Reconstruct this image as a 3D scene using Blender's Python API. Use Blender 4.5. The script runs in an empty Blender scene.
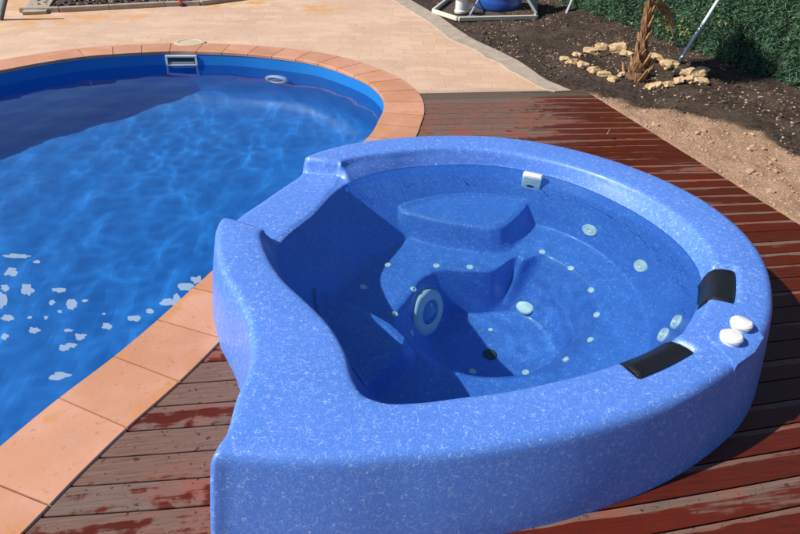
import bpy, bmesh, math, random
from mathutils import Vector, Matrix, noise
from mathutils.bvhtree import BVHTree
random.seed(7)
R=math.radians
D=bpy.data; SC=bpy.context.scene
COL=SC.collection
PI=math.pi
# ------------------------------------------------------------------ camera model (photo is 800x534)
F=632.0; PIT=R(33.22); ROL=R(2.15); YAW=R(-10.29); H=1.6; K1=0.0865; FC=651.5
def ray(x,y,f=F):
    u=(x-400)/f; v=-(y-267)/f
    c,s=math.cos(ROL),math.sin(ROL)
    dx,dy=c*u-s*v, s*u+c*v
    Y=math.cos(PIT)+dy*math.sin(PIT); Z=-math.sin(PIT)+dy*math.cos(PIT)
    c,s=math.cos(YAW),math.sin(YAW)
    return Vector((c*dx-s*Y, s*dx+c*Y, Z))
CAM=Vector((0,0,H))
def G(x,y,z=0.0):
    d=ray(x,y); t=(z-H)/d.z
    return Vector((d.x*t,d.y*t,z))
A0=ray(400,267); AX=ray(400+F,267)-A0; AY=ray(400,267-F)-A0
def warp(X,Y):
    """the lens bends straight lines a little: where a straight board line is seen on the ground"""
    v=Vector((X,Y,-H)); w=v.dot(A0)
    if w<0.3: return (X,Y)
    u=FC*v.dot(AX)/w; q=FC*v.dot(AY)/w
    ru=math.hypot(u,q); rc=min(ru,560.0)
    rd=rc
    for _ in range(8): rd=rc/(1+K1*rd*rd/230400.0)
    k=rd/rc if rc>1e-6 else 1.0
    d=A0+AX*(u*k/F)+AY*(q*k/F)
    if d.z>-0.05: return (X,Y)
    t=-H/d.z
    return (d.x*t,d.y*t)
# ------------------------------------------------------------------ node helper
class N:
    def __init__(s,name,rough=.5,base=(.5,.5,.5),spec=.5,coat=0):
        m=s.m=D.materials.new(name); m.use_nodes=True; s.t=m.node_tree
        s.b=s.t.nodes['Principled BSDF']
        s.b.inputs['Base Color'].default_value=(*base,1); s.b.inputs['Roughness'].default_value=rough
        s.b.inputs['Specular IOR Level'].default_value=spec
        s.b.inputs['Coat Weight'].default_value=coat; s.b.inputs['Coat Roughness'].default_value=.08
        s.oc=None
    def n(s,typ,ins=None,**kw):
        k=s.t.nodes.new('ShaderNode'+typ)
        for a,b in kw.items(): setattr(k,a,b)
        for a,b in (ins or {}).items():
            if hasattr(b,'is_output'): s.t.links.new(b,k.inputs[a])
            else: k.inputs[a].default_value=b
        return k
    def obj(s):
        if not s.oc: s.oc=s.n('TexCoord').outputs['Object']
        return s.oc
    def map(s,sc=(1,1,1),rot=(0,0,0),vec=None):
        return s.n('Mapping',{'Vector':vec or s.obj(),'Scale':sc,'Rotation':rot}).outputs[0]
    def noise(s,scale,detail=3,vec=None,rough=.5,out=0):
        return s.n('TexNoise',{'Vector':vec or s.obj(),'Scale':scale,'Detail':detail,'Roughness':rough}).outputs[out]
    def vor(s,scale,vec=None,feature='F1',out='Distance'):
        return s.n('TexVoronoi',{'Vector':vec or s.obj(),'Scale':scale},feature=feature).outputs[out]
    def math(s,op,a,b=0.0,c=0.0,clamp=False):
        k=s.n('Math',operation=op,use_clamp=clamp)
        for i,v in enumerate((a,b,c)):
            if hasattr(v,'is_output'): s.t.links.new(v,k.inputs[i])
            else: k.inputs[i].default_value=v
        return k.outputs[0]
    def step(s,x,a,b):   # smooth 0..1 as x goes a..b
        k=s.n('MapRange',{'Value':x,'From Min':a,'From Max':b},interpolation_type='SMOOTHSTEP'); return k.outputs[0]
    def mix(s,f,a,b,bt='MIX'):
        k=s.n('Mix',data_type='RGBA',blend_type=bt)
        for i,v in ((0,f),(6,a),(7,b)):
            if hasattr(v,'is_output'): s.t.links.new(v,k.inputs[i])
            else: k.inputs[i].default_value=(v if not isinstance(v,tuple) else (*v,1))
        return k.outputs[2]
    def fmix(s,f,a,b):
        k=s.n('Mix',data_type='FLOAT')
        for i,v in ((0,f),(2,a),(3,b)):
            if hasattr(v,'is_output'): s.t.links.new(v,k.inputs[i])
            else: k.inputs[i].default_value=v
        return k.outputs[0]
    def attr(s,name): return s.n('Attribute',attribute_name=name).outputs['Fac']
    def color(s,c): s.t.links.new(c,s.b.inputs['Base Color'])
    def rough(s,c): s.t.links.new(c,s.b.inputs['Roughness'])
    def bump(s,h,strength=.3,dist=.01):
        k=s.n('Bump',{'Height':h,'Strength':strength,'Distance':dist}); s.t.links.new(k.outputs[0],s.b.inputs['Normal'])
# ------------------------------------------------------------------ materials
def gelcoat():
    a=N('blue_gelcoat',rough=.42,coat=.12)
    w=a.noise(38,2,out=1); wv=a.n('VectorMath',{0:w,1:(.5,.5,.5)},operation='SUBTRACT').outputs[0]
    ws=a.n('VectorMath',{0:wv},operation='SCALE'); ws.inputs['Scale'].default_value=.045
    v=a.n('VectorMath',{0:a.obj(),1:ws.outputs[0]},operation='ADD').outputs[0]
    e1=a.vor(50,v,'DISTANCE_TO_EDGE'); e2=a.vor(84,v,'DISTANCE_TO_EDGE')
    m1=a.noise(46,2); m2=a.noise(66,2,vec=a.map(rot=(.5,.9,.3)))
    f1=a.math('MULTIPLY',a.step(e1,.038,.012),a.step(a.math('ADD',m1,a.math('MULTIPLY',a.noise(5,3),.16)),.60,.68))
    f2=a.math('MULTIPLY',a.step(e2,.05,.014),a.step(m2,.50,.58))
    n=a.noise(300,2); big=a.noise(3,3)
    base=a.mix(big,(.066,.185,.60),(.098,.245,.71))
    base=a.mix(a.math('MULTIPLY',a.step(n,.45,.7),.38),base,(.03,.10,.48))
    base=a.mix(a.math('MULTIPLY',a.step(a.noise(210,3,vec=a.map(rot=(.3,.2,.9))),.56,.68),.35),base,(.35,.50,.88))
    base=a.mix(a.math('MULTIPLY',f2,.48),base,(.34,.48,.85))
    base=a.mix(a.math('MULTIPLY',f1,.62),base,(.50,.62,.90))
    a.color(base); a.rough(a.fmix(a.noise(5,5,rough=.7),.28,.62)); a.bump(a.noise(60,3),.06,.004)
    return a.m
def plainm(name,c,rough=.5,var=.12,sc=8,coat=0,metal=0,bump=0,bsc=60):
    a=N(name,rough=rough,coat=coat); a.b.inputs['Metallic'].default_value=metal
    a.color(a.mix(a.noise(sc,4),tuple(x*(1-var) for x in c),tuple(min(1,x*(1+var)) for x in c)))
    if bump: a.bump(a.noise(bsc,4),bump,.01)
    return a.m
def deckm():
    a=N('hardwood_decking',rough=.5,spec=.3)
    rnd=a.attr('rnd'); v=a.attr('across'); wet=a.attr('wet')
    off=a.n('CombineXYZ',{0:a.math('MULTIPLY',rnd,17.0),1:a.math('MULTIPLY',rnd,31.0),2:0.0}).outputs[0]
    p=a.n('VectorMath',{0:a.obj(),1:off},operation='ADD').outputs[0]
    st=a.map((.75,9,1),vec=p)
    g=a.noise(9,5,vec=a.map((1,16,1),vec=p)); big=a.noise(1.3,3,vec=st,rough=.55); sp=a.noise(16,4,vec=p)
    edge=a.math('ABSOLUTE',a.math('SUBTRACT',v,.5))
    # drying at the board edges, in blotches and along the grain
    wv=a.math('ADD',wet,a.math('MULTIPLY',a.math('SUBTRACT',big,.5),1.9))
    wv=a.math('ADD',wv,a.math('MULTIPLY',a.math('SUBTRACT',sp,.5),a.fmix(a.step(a.math('ABSOLUTE',a.math('SUBTRACT',wet,.32)),.17,.24),1.1,.25)))
    wv=a.math('ADD',wv,a.math('MULTIPLY',a.math('SUBTRACT',g,.5),.5))
    sid=a.step(a.math('ADD',v,a.math('MULTIPLY',a.math('SUBTRACT',a.noise(3,3,vec=a.map((1,3,1),vec=p)),.5),.5)),.68,.84)
    wv=a.math('SUBTRACT',wv,a.math('MULTIPLY',sid,a.math('ADD',.22,a.math('MULTIPLY',rnd,.75))))
    W=a.step(wv,.40,.60)
    dry=a.mix(g,(.055,.026,.018),(.27,.15,.11)); dry=a.mix(a.step(rnd,.35,.8),dry,a.mix(g,(.07,.042,.032),(.25,.16,.125)))
    dry=a.mix(a.math('MULTIPLY',a.step(a.noise(4,3,vec=p),.45,.62),a.math('MULTIPLY',rnd,.9)),dry,(.25,.075,.045))
    wetc=a.mix(g,(.028,.005,.0025),(.13,.022,.009)); wetc=a.mix(a.math('MULTIPLY',rnd,.6),wetc,(.115,.015,.006))
    c=a.mix(W,dry,wetc)
    drop=a.step(a.noise(42,3,vec=p),.64,.68); drop2=a.step(a.noise(75,1,vec=p),.70,.74)
    dr=a.math('MAXIMUM',drop,drop2)
    c=a.mix(a.math('MULTIPLY',dr,.75),c,(.05,.016,.011))
    a.color(c)
    r=a.fmix(W,.68,a.math('ADD',.16,a.math('MULTIPLY',g,.22)))
    gr=a.step(a.n('SeparateXYZ',{0:a.obj()}).outputs[1],4.70,4.76); c2=a.mix(a.math('MULTIPLY',gr,a.step(g,.25,.6)),c,(.10,.085,.06)); a.color(c2)
    a.rough(a.fmix(dr,r,.3))
    a.bump(a.math('MULTIPLY',g,a.fmix(W,1.0,.35)),.45,.004)
    return a.m
def copingm():
    a=N('salmon_coping_tile',rough=.6)
    r=a.attr('rnd'); n=a.noise(5,4); n2=a.noise(60,4)
    c=a.mix(r,(.50,.225,.115),(.63,.305,.18)); c=a.mix(a.math('MULTIPLY',a.step(n,.4,.7),.45),c,(.66,.36,.25))
    c=a.mix(a.math('MULTIPLY',a.step(a.noise(4.5,2,vec=a.map(rot=(0,0,.7))),.54,.60),.6),c,(.56,.235,.075))
    c=a.mix(a.math('MULTIPLY',n2,.25),c,(.42,.19,.11))
    c=a.mix(a.math('MULTIPLY',a.step(a.noise(1.7,5,rough=.7),.55,.7),.35),c,(.50,.30,.22))
    c=a.mix(a.math('MULTIPLY',a.step(a.noise(55,4),.62,.70),.35),c,(.25,.11,.07))
    a.color(c); a.rough(a.fmix(n,.35,.7)); a.bump(n2,.12,.004); return a.m
def patiom():
    a=N('stamped_patio_paving',rough=.8)
    mv=a.map((1,1,1),(0,0,R(8)))
    wob=a.noise(2.2,2,out=1); sc=a.n('VectorMath',{0:wob},operation='SCALE'); sc.inputs['Scale'].default_value=.22
    mv=a.n('VectorMath',{0:mv,1:sc.outputs[0]},operation='ADD').outputs[0]
    br=a.n('TexBrick',{'Vector':mv,'Scale':1.0,'Color1':(.56,.36,.235,1),'Color2':(.67,.45,.31,1),'Mortar':(.46,.30,.20,1),'Mortar Size':.005,'Mortar Smooth':.6,'Brick Width':.21,'Row Height':.15})
    c=br.outputs[0]
    n=a.noise(1.1,5,rough=.6); n2=a.noise(40,4); n3=a.noise(.9,4,vec=a.map((1,2.5,1),(0,0,.4)))
    c=a.mix(a.math('MULTIPLY',a.step(n,.42,.62),.75),c,(.70,.49,.345))
    c=a.mix(a.math('MULTIPLY',a.step(n3,.44,.62),.5),c,(.56,.35,.25))
    c=a.mix(a.math('MULTIPLY',a.step(a.noise(2.5,6,rough=.75),.5,.68),.6),c,(.50,.33,.24))
    c=a.mix(a.math('MULTIPLY',n2,.3),c,(.48,.33,.23))
    c=a.mix(a.math('MULTIPLY',a.math('MULTIPLY',a.attr('stain'),a.step(a.noise(5,4),.42,.58)),.8),c,(.62,.30,.085))
    c=a.mix(a.math('MULTIPLY',a.attr('damp'),.6),c,(.2,.17,.14))
    a.color(c); a.bump(a.math('ADD',n2,a.math('MULTIPLY',br.outputs[1],-.8)),.3,.006); return a.m
def soilm():
    a=N('garden_soil',rough=.95,spec=.2)
    s=a.attr('sand'); n=a.noise(26,6,rough=.7); n1=a.noise(3,4)
    soil=a.mix(a.step(n,.3,.7),(.016,.011,.009),(.10,.068,.05)); soil=a.mix(a.step(n1,.4,.7),soil,a.mix(n,(.024,.017,.013),(.17,.118,.088)))
    sand=a.mix(n,(.30,.17,.105),(.56,.37,.255)); sand=a.mix(a.math('MULTIPLY',a.step(a.noise(7,4),.5,.7),.5),sand,(.33,.19,.10))
    peb=a.vor(34); pm=a.math('MULTIPLY',a.step(peb,.22,.12),a.step(a.noise(5,2),.5,.62))
    soil=a.mix(a.math('MULTIPLY',pm,.9),soil,(.36,.26,.19))
    a.color(a.mix(s,soil,sand)); a.bump(a.math('ADD',n,a.noise(9,5)),1.0,.03); return a.m
def poolm():
    a=N('blue_pool_lining',rough=.5)
    a.color(a.mix(a.noise(1.5,3),(.006,.165,.50),(.010,.21,.60))); return a.m
def waterm(name,tint,ripple,refr=False):
    m=D.materials.new(name); m.use_nodes=True; t=m.node_tree; t.nodes.clear()
    def n(ty,**k):
        x=t.nodes.new('ShaderNode'+ty)
        for a,b in k.items(): x.inputs[a].default_value=b
        return x
    out=t.nodes.new('ShaderNodeOutputMaterial'); L=t.links.new
    tc=n('TexCoord'); no=n('TexNoise',Scale=ripple[0],Detail=2.0); L(tc.outputs['Object'],no.inputs['Vector'])
    bu=n('Bump',Strength=ripple[1],Distance=.02); L(no.outputs[0],bu.inputs['Height'])
    if refr:
        g=n('BsdfGlass',IOR=1.33,Roughness=0.0,Color=(*tint,1))
        L(g.outputs[0],out.inputs[0]); return m
    tr=n('BsdfTransparent',Color=(*tint,1)); gl=n('BsdfGlossy',Roughness=.03); fr=n('Fresnel'); ge=n('NewGeometry'); mr=n('MapRange'); mr.inputs[3].default_value=1.33; mr.inputs[4].default_value=1/1.33; L(ge.outputs['Backfacing'],mr.inputs[0]); L(mr.outputs[0],fr.inputs['IOR'])
    L(bu.outputs[0],gl.inputs['Normal']); L(bu.outputs[0],fr.inputs['Normal'])
    mx=n('MixShader'); L(fr.outputs[0],mx.inputs[0]); L(tr.outputs[0],mx.inputs[1]); L(gl.outputs[0],mx.inputs[2]); L(mx.outputs[0],out.inputs[0])
    return m
M=dict(gel=gelcoat(),deck=deckm(),cop=copingm(),patio=patiom(),soil=soilm(),pool=poolm(),
  white=plainm('white_plastic',(.74,.74,.70),.35,.06,20,coat=.2),
  jet=plainm('pale_jet_plastic',(.86,.82,.76),.4,.08,60),
  ring=plainm('pale_lamp_ring',(.80,.80,.72),.4,.15,25),
  lens=plainm('blue_lamp_lens',(.05,.22,.52),.15,.1,10,coat=.5),
  black=plainm('black_rubber',(.007,.0075,.008),.42,.3,50,coat=.0,bump=.3,bsc=140),
  dark=plainm('dark_recess',(.03,.05,.055),.7),
  greyplast=plainm('grey_plastic',(.40,.42,.43),.4,.1,20),
  grout=plainm('dark_grout',(.07,.045,.035),.9,.3,40),
  conc=plainm('grey_concrete',(.39,.315,.245),.85,.45,9,bump=.5,bsc=70),
  lid=plainm('beige_lid',(.56,.44,.30),.6,.12,14),
  galv=plainm('galvanised_steel',(.55,.58,.62),.4,.06,30,metal=.25),
  rock=plainm('sandstone_rock',(.52,.36,.20),.9,.6,11,bump=1.0,bsc=30),
  peb=plainm('pale_gravel',(.42,.31,.22),.9,.4,9),
  clod=plainm('soil_clod',(.07,.047,.033),.95,.5,9,bump=.6),
  sandclod=plainm('sand_clod',(.44,.275,.18),.95,.4,9,bump=.6),
  bark=plainm('palm_bark',(.15,.075,.04),.9,.6,22,bump=1.0,bsc=45),
  fibre=plainm('dry_palm_fibre',(.36,.19,.085),.85,.5,30),
  frond=plainm('palm_frond',(.07,.13,.03),.6,.4,9),
  bluetank=plainm('blue_tank_plastic',(.015,.075,.33),.35,.12,8,coat=.3),
  tray=plainm('cream_painted_frame',(.66,.62,.52),.5,.15,8),
  red=plainm('red_painted_metal',(.62,.05,.035),.4,.1,20),
  mint=plainm('pale_mint_panel',(.55,.76,.66),.5,.05,8),
  grey=plainm('dark_grey_metal',(.07,.075,.08),.45,.15,20),
  net=plainm('dark_green_net',(.010,.022,.012),.9,.3,40),
  glint_patches=plainm('painted_glint',(.42,.52,.62),.6,.08,40))  # pale colour imitating bright reflections on the pool water
def leafm():
    a=N('hedge_blades',rough=.6); r=a.attr('rnd')
    c=a.mix(r,(.028,.082,.044),(.105,.22,.11)); c=a.mix(a.step(r,.93,.96),c,(.22,.22,.06)); c=a.mix(a.step(a.noise(2.2,3),.45,.68),c,(.038,.10,.058))
    a.color(c); return a.m
M['leaf']=leafm()
M['poolwater']=waterm('pool_water',(.86,.95,1.0),(3,.0),refr=True)
M['spawater']=waterm('spa_water',(.74,.965,.99),(5,.05),refr=True)
# ------------------------------------------------------------------ object helpers
def tag(o,label=None,cat=None,group=None,kind=None):
    if label: o['label']=label
    if cat: o['category']=cat
    if group: o['group']=group
    if kind: o['kind']=kind
    return o
def link(name,me,mat,parent=None):
    o=D.objects.new(name,me); COL.objects.link(o)
    if mat: me.materials.append(M[mat] if isinstance(mat,str) else mat)
    if parent:
        o.parent=parent; o.matrix_parent_inverse=Matrix.Identity(4)
        o.location=-parent.location if False else (0,0,0)
    return o
def empty(name,loc,label,cat,group=None):
    o=D.objects.new(name,None); COL.objects.link(o); o.location=loc; o.empty_display_size=.1
    return tag(o,label,cat,group)
def mesh(name,vs,fs,smooth=False,angle=None,attrs=None,fattrs=None):
    me=D.meshes.new(name); me.from_pydata([tuple(v) for v in vs],[],fs); me.update()
    if smooth:
        me.polygons.foreach_set('use_smooth',[True]*len(me.polygons))
        if angle:
            bm=bmesh.new(); bm.from_mesh(me)
            for e in bm.edges:
                if len(e.link_faces)==2 and e.calc_face_angle(0)>R(angle): e.smooth=False
            bm.to_mesh(me); bm.free()
    for k,v in (attrs or {}).items():
        a=me.attributes.new(k,'FLOAT','POINT'); a.data.foreach_set('value',v)
    return me
class MB:
    def __init__(s): s.v=[]; s.f=[]
    def add(s,vs,fs):
        o=len(s.v); s.v+= [Vector(v) for v in vs]; s.f+=[tuple(i+o for i in f) for f in fs]; return s
    def box(s,c,size,m=None,bev=0.0):
        x,y,z=[q/2 for q in size]; c=Vector(c)
        if bev:
            b=min(bev,x*.9,y*.9,z*.9); vs=[];
            bm=bmesh.new(); bmesh.ops.create_cube(bm,size=1); bmesh.ops.scale(bm,vec=(2*x,2*y,2*z),verts=bm.verts)
            bmesh.ops.bevel(bm,geom=list(bm.edges),offset=b,segments=2,affect='EDGES',profile=.5)
            vs=[v.co.copy() for v in bm.verts]; fs=[[v.index for v in f.verts] for f in bm.faces]; bm.free()
        else:
            vs=[Vector((i,j,k)) for i in(-x,x) for j in(-y,y) for k in(-z,z)]
            fs=[(0,1,3,2),(4,6,7,5),(0,4,5,1),(2,3,7,6),(0,2,6,4),(1,5,7,3)]
        if m: vs=[m@v for v in vs]
        return s.add([v+c for v in vs],fs)
    def tube(s,pts,rad,n=10,cap=True):
        pts=[Vector(p) for p in pts]; rs=rad if isinstance(rad,(list,tuple)) else [rad]*len(pts)
        vs=[];fs=[]; up=Vector((.13,.31,.94))
        for i,p in enumerate(pts):
            d=(pts[min(i+1,len(pts)-1)]-pts[max(i-1,0)]).normalized()
            a=d.cross(up).normalized(); b=d.cross(a)
            for k in range(n):
                t=2*PI*k/n; vs.append(p+(a*math.cos(t)+b*math.sin(t))*rs[i])
        for i in range(len(pts)-1):
            for k in range(n): fs.append((i*n+k,i*n+(k+1)%n,(i+1)*n+(k+1)%n,(i+1)*n+k))
        if cap: fs.append(tuple(range(n))[::-1]); fs.append(tuple((len(pts)-1)*n+k for k in range(n)))
        return s.add(vs,fs)
    def lathe(s,prof,n=32,m=None,sx=1,sy=1):
        vs=[];fs=[]
        for r,z in prof:
            for k in range(n):
                t=2*PI*k/n; vs.append(Vector((r*sx*math.cos(t),r*sy*math.sin(t),z)))
        for i in range(len(prof)-1):
            for k in range(n): fs.append((i*n+k,i*n+(k+1)%n,(i+1)*n+(k+1)%n,(i+1)*n+k))
        fs.append(tuple(range(n))[::-1]); fs.append(tuple((len(prof)-1)*n+k for k in range(n)))
        if m: vs=[m@v for v in vs]
        return s.add(vs,fs)
    def build(s,name,mat,parent=None,smooth=False,angle=35,attrs=None):
        me=mesh(name,s.v,s.f,smooth,angle,attrs); o=link(name,me,mat,None)
        if parent:
            o.parent=parent; o.matrix_parent_inverse=Matrix.Identity(4); o.location=-parent.location
        return o
def frame(loc,nrm,upish=(0,0,1)):
    z=Vector(nrm).normalized(); x=Vector(upish).cross(z)
    if x.length<1e-4: x=Vector((1,0,0))
    x.normalize(); y=z.cross(x)
    m=Matrix((x,y,z)).transposed().to_4x4(); m.translation=Vector(loc); return m
def catmull(P,per,closed=True):
    out=[];n=len(P)
    for i in range(n if closed else n-1):
        g=lambda k:Vector(P[(i+k)%n]) if closed else Vector(P[max(0,min(n-1,i+k))])
        p0,p1,p2,p3=g(-1),g(0),g(1),g(2)
        for j in range(per):
            t=j/per
            out.append(.5*((2*p1)+(p2-p0)*t+(2*p0-5*p1+4*p2-p3)*t*t+(3*p1-p0-3*p2+p3)*t**3))
    if not closed: out.append(Vector(P[-1]))
    return out
def inside(poly,x,y):
    c=False;n=len(poly);j=n-1
    for i in range(n):
        xi,yi=poly[i][0],poly[i][1];xj,yj=poly[j][0],poly[j][1]
        if (yi>y)!=(yj>y) and x<(xj-xi)*(y-yi)/(yj-yi)+xi: c=not c
        j=i
    return c
def sdist(poly,x,y):
    best=1e9;n=len(poly);p=Vector((x,y))
    for i in range(n):
        a=Vector(poly[i][:2]);b=Vector(poly[(i+1)%n][:2]);ab=b-a
        t=max(0,min(1,(p-a).dot(ab)/max(ab.length_squared,1e-12)))
        best=min(best,(p-a-ab*t).length)
    return -best if inside(poly,x,y) else best
def resample(P,step):
    L=[0]
    for i in range(1,len(P)+1): L.append(L[-1]+(P[i%len(P)]-P[i-1]).length)
    n=int(round(L[-1]/step)); out=[];k=0
    for i in range(n):
        d=L[-1]*i/n
        while L[k+1]<d: k+=1
        t=(d-L[k])/max(L[k+1]-L[k],1e-9); out.append(P[k].lerp(P[(k+1)%len(P)],t))
    return out
def smooth01(x,a,b):
    t=max(0,min(1,(x-a)/(b-a))); return t*t*(3-2*t)
# ================================================================== SETTING
# ---- pool outline (ground metres)
PW=-.115
pin=[(-1.12,1.27),(-.97,1.53),(-.86,1.71),(-.72,1.91),(-.60,2.11),(-.48,2.33),(-.43,2.42),(-.36,2.56),(-.22,2.87),(0,3.2),(.25,3.6),(.48,4.0),(.59,4.31),(.66,4.56),(.68,4.84),(.62,5.15),(.49,5.41),(.31,5.67),(.10,5.86),(-.19,6.01),(-.45,6.11),(-.83,6.19),(-1.11,6.21),(-1.60,6.13),(-1.87,6.03),(-2.13,5.86),(-2.36,5.66),(-2.95,5.15),(-3.45,4.4),(-3.65,3.4),(-3.5,2.4),(-3.0,1.5),(-2.4,.85),(-1.9,.6),(-1.45,.8)]
pin=resample(catmull([Vector((x,y)) for x,y in pin],10),.02)
def offset(P,d):
    n=len(P);o=[]
    for i in range(n):
        t=(P[(i+6)%n]-P[(i-6)%n]).normalized(); o.append(P[i]+Vector((t.y,-t.x))*d)
    return o
area=sum(pin[i].x*pin[(i+1)%len(pin)].y-pin[(i+1)%len(pin)].x*pin[i].y for i in range(len(pin)))/2
if area<0: pin.reverse()
pout=offset(pin,.305)
# coping tiles
def coping():
    mb=MB(); rn=[]; n=len(pin)
    # phase so that a joint falls on the traced joints of the near edge
    j0=min(range(n),key=lambda i:(pin[i]-Vector((-.86,1.71))).length)
    per=12; k=0
    while k*per<n-6:
        a=k*per; b=min((k+1)*per,n); k+=1
        if n-b<6: b=n
        r=random.random(); m=b-a; base=len(mb.v)
        rows=[(.0,-.018),(.0,.005),(.008,.008),(.5,.0085),(.992,.008),(1,.005),(1,-.018)]
        for i in range(m+1):
            tt=i+ (0.15 if i==0 else (-.15 if i==m else 0))
            ia=(j0+a+int(math.floor(tt)))%n; ib=(ia+1)%n; fr=tt-math.floor(tt)
            pi_=pin[ia].lerp(pin[ib],fr); po=pout[ia].lerp(pout[ib],fr)
            for q,z in rows:
                p=pi_.lerp(po,q); mb.v.append(Vector((p.x,p.y,z)))
        W=len(rows)
        for i in range(m):
            for j in range(W-1):
                mb.f.append((base+i*W+j,base+(i+1)*W+j,base+(i+1)*W+j+1,base+i*W+j+1))
        mb.f.append(tuple(base+j for j in range(W))); mb.f.append(tuple(base+m*W+j for j in range(W))[::-1])
        rn+=[r]*(len(mb.v)-base)
    o=mb.build('pool_coping','cop',attrs={'rnd':rn}); tag(o,kind='structure')
    g=MB(); vs=[];fs=[]
    q1=offset(pin,.008); q2=offset(pin,.30)
    for a,b in zip(q1,q2): vs+=[(a.x,a.y,-.006),(b.x,b.y,-.006)]
    for i in range(n): j=(i+1)%n; fs.append((2*i,2*j,2*j+1,2*i+1))
    g.add(vs,fs); tag(g.build('coping_grout','grout'),kind='structure')
coping()
# pool shell
def pool_shell():
    prof=[(.004,-.017),(.004,-.4),(.004,-.7),(0,-.85),(-.08,-.95),(-.2,-1.0),(-.45,-1.03)]
    vs=[];fs=[];P=pin[::3];n=len(P)
    for d,z in prof:
        for p in offset(P,d) if abs(d)>1e-6 else P: vs.append((p.x,p.y,z))
    for r in range(len(prof)-1):
        for i in range(n): fs.append((r*n+i,r*n+(i+1)%n,(r+1)*n+(i+1)%n,(r+1)*n+i))
    c=len(vs); vs.append((-1.3,3.6,-1.08)); r=(len(prof)-1)*n
    for i in range(n): fs.append((r+i,r+(i+1)%n,c))
    me=mesh('pool_shell',vs,fs,True,60); o=link('pool_shell',me,'pool'); tag(o,kind='structure'); return o
shell=pool_shell()
def ripple(x,y):
    z=0
    for (kx,ky,a,ph) in RW: z+=a*math.sin(kx*x+ky*y+ph)
    z+=.0022*noise.noise(Vector((x*4,y*4,1.3)))+.0006*noise.noise(Vector((x*17,y*17,2.3)))+.0007*max(0,.3+noise.noise(Vector((x*.9,y*.9,8))))*2*noise.noise(Vector((x*11,y*11,5.1)))
    return z
RW=[]
for i in range(9):
    lam=random.uniform(.22,.9); t=random.uniform(0,PI*2); k=2*PI/lam; RW.append((k*math.cos(t),k*math.sin(t),.0008*lam/.5,random.uniform(0,6)))
def pool_water():
    q=offset(pin,.025); st=.03; vs=[];fs=[];idx={}
    nx=int(4.8/st);ny=int(6.4/st)
    q=q[::4]
    ins=[[inside(q,-3.9+st*(i),.3+st*(j)) for j in range(ny+1)] for i in range(nx+1)]
    def vid(i,j):
        if (i,j) not in idx:
            x=-3.9+st*i;y=.3+st*j; idx[(i,j)]=len(vs); vs.append((x,y,PW+ripple(x,y)))
        return idx[(i,j)]
    for i in range(nx):
        for j in range(ny):
            if ins[i][j] or ins[i+1][j] or ins[i][j+1] or ins[i+1][j+1]: fs.append((vid(i,j),vid(i+1,j),vid(i+1,j+1),vid(i,j+1)))
    me=mesh('pool_water',vs,fs,True); o=link('pool_water',me,'poolwater'); tag(o,kind='structure'); return o
pwater=pool_water()
# patio: follows the coping round the far and left sides
EDGE=[G(570,90),G(545,80),G(520,62),G(500,52),G(470,38),G(440,17),G(410,0)]
def sheet(name,poly,z,mat,step=.12,attrf=None):
    bm=bmesh.new(); vv=[bm.verts.new((p[0],p[1],z)) for p in poly]
    ee=[bm.edges.new((vv[i],vv[(i+1)%len(vv)])) for i in range(len(vv))]
    bmesh.ops.triangle_fill(bm,edges=ee,use_beauty=True)
    if attrf:
        for it in range(5):
            L=[e for e in bm.edges if e.calc_length()>.35 and (e.verts[0].co.xy-Vector((-1,7))).length<5]
            if not L: break
            bmesh.ops.subdivide_edges(bm,edges=L,cuts=1); bmesh.ops.triangulate(bm,faces=bm.faces)
    for f in bm.faces:
        f.normal_update()
        if f.normal.z<0: f.normal_flip()
    me=D.meshes.new(name); bm.to_mesh(me); bm.free()
    for k,fn in (attrf or {}).items():
        a=me.attributes.new(k,'FLOAT','POINT'); a.data.foreach_set('value',[fn(v.co.x,v.co.y) for v in me.vertices])
    o=link(name,me,mat); tag(o,kind='structure'); return o
DY=4.885
iS=min(range(len(pout)),key=lambda i:abs(pout[i].y-DY)+ (9 if pout[i].x<0 else 0))
iE=min(range(len(pout)),key=lambda i:(pout[i]-Vector((-2.1,.5))).length)
seq=[];i=iS
while i!=iE: seq.append(pout[i]); i=(i+1)%len(pout)
seq=seq[::3]
fe=EDGE[-1]+(EDGE[-1]-EDGE[0])*.45
poly=[(p.x,p.y) for p in seq][::-1]+[(2.26,DY-.004)]+[(p.x,p.y) for p in EDGE[1:]]+[(fe.x,fe.y),(fe.x-2,12.5),(-12,12.5),(-12,-4),(-2.1,-4)]
SX=[G(x,y) for x,y in((0,22),(25,20),(60,17),(100,16),(140,14),(180,9),(215,6),(250,3),(320,8))]
def stainf(x,y):
    d=min((Vector((x,y))-p.xy).length for p in SX); d2=(Vector((x,y))-G(545,84).xy).length; return max(0,1-d/.40)*1.5+max(0,1-d2/.4)
sheet('patio',poly,-.001,'patio',attrf={'stain':stainf,'damp':lambda x,y: smooth01(.12-abs(y-DY),0,.12)*.9 if x>.9 else 0})
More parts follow.
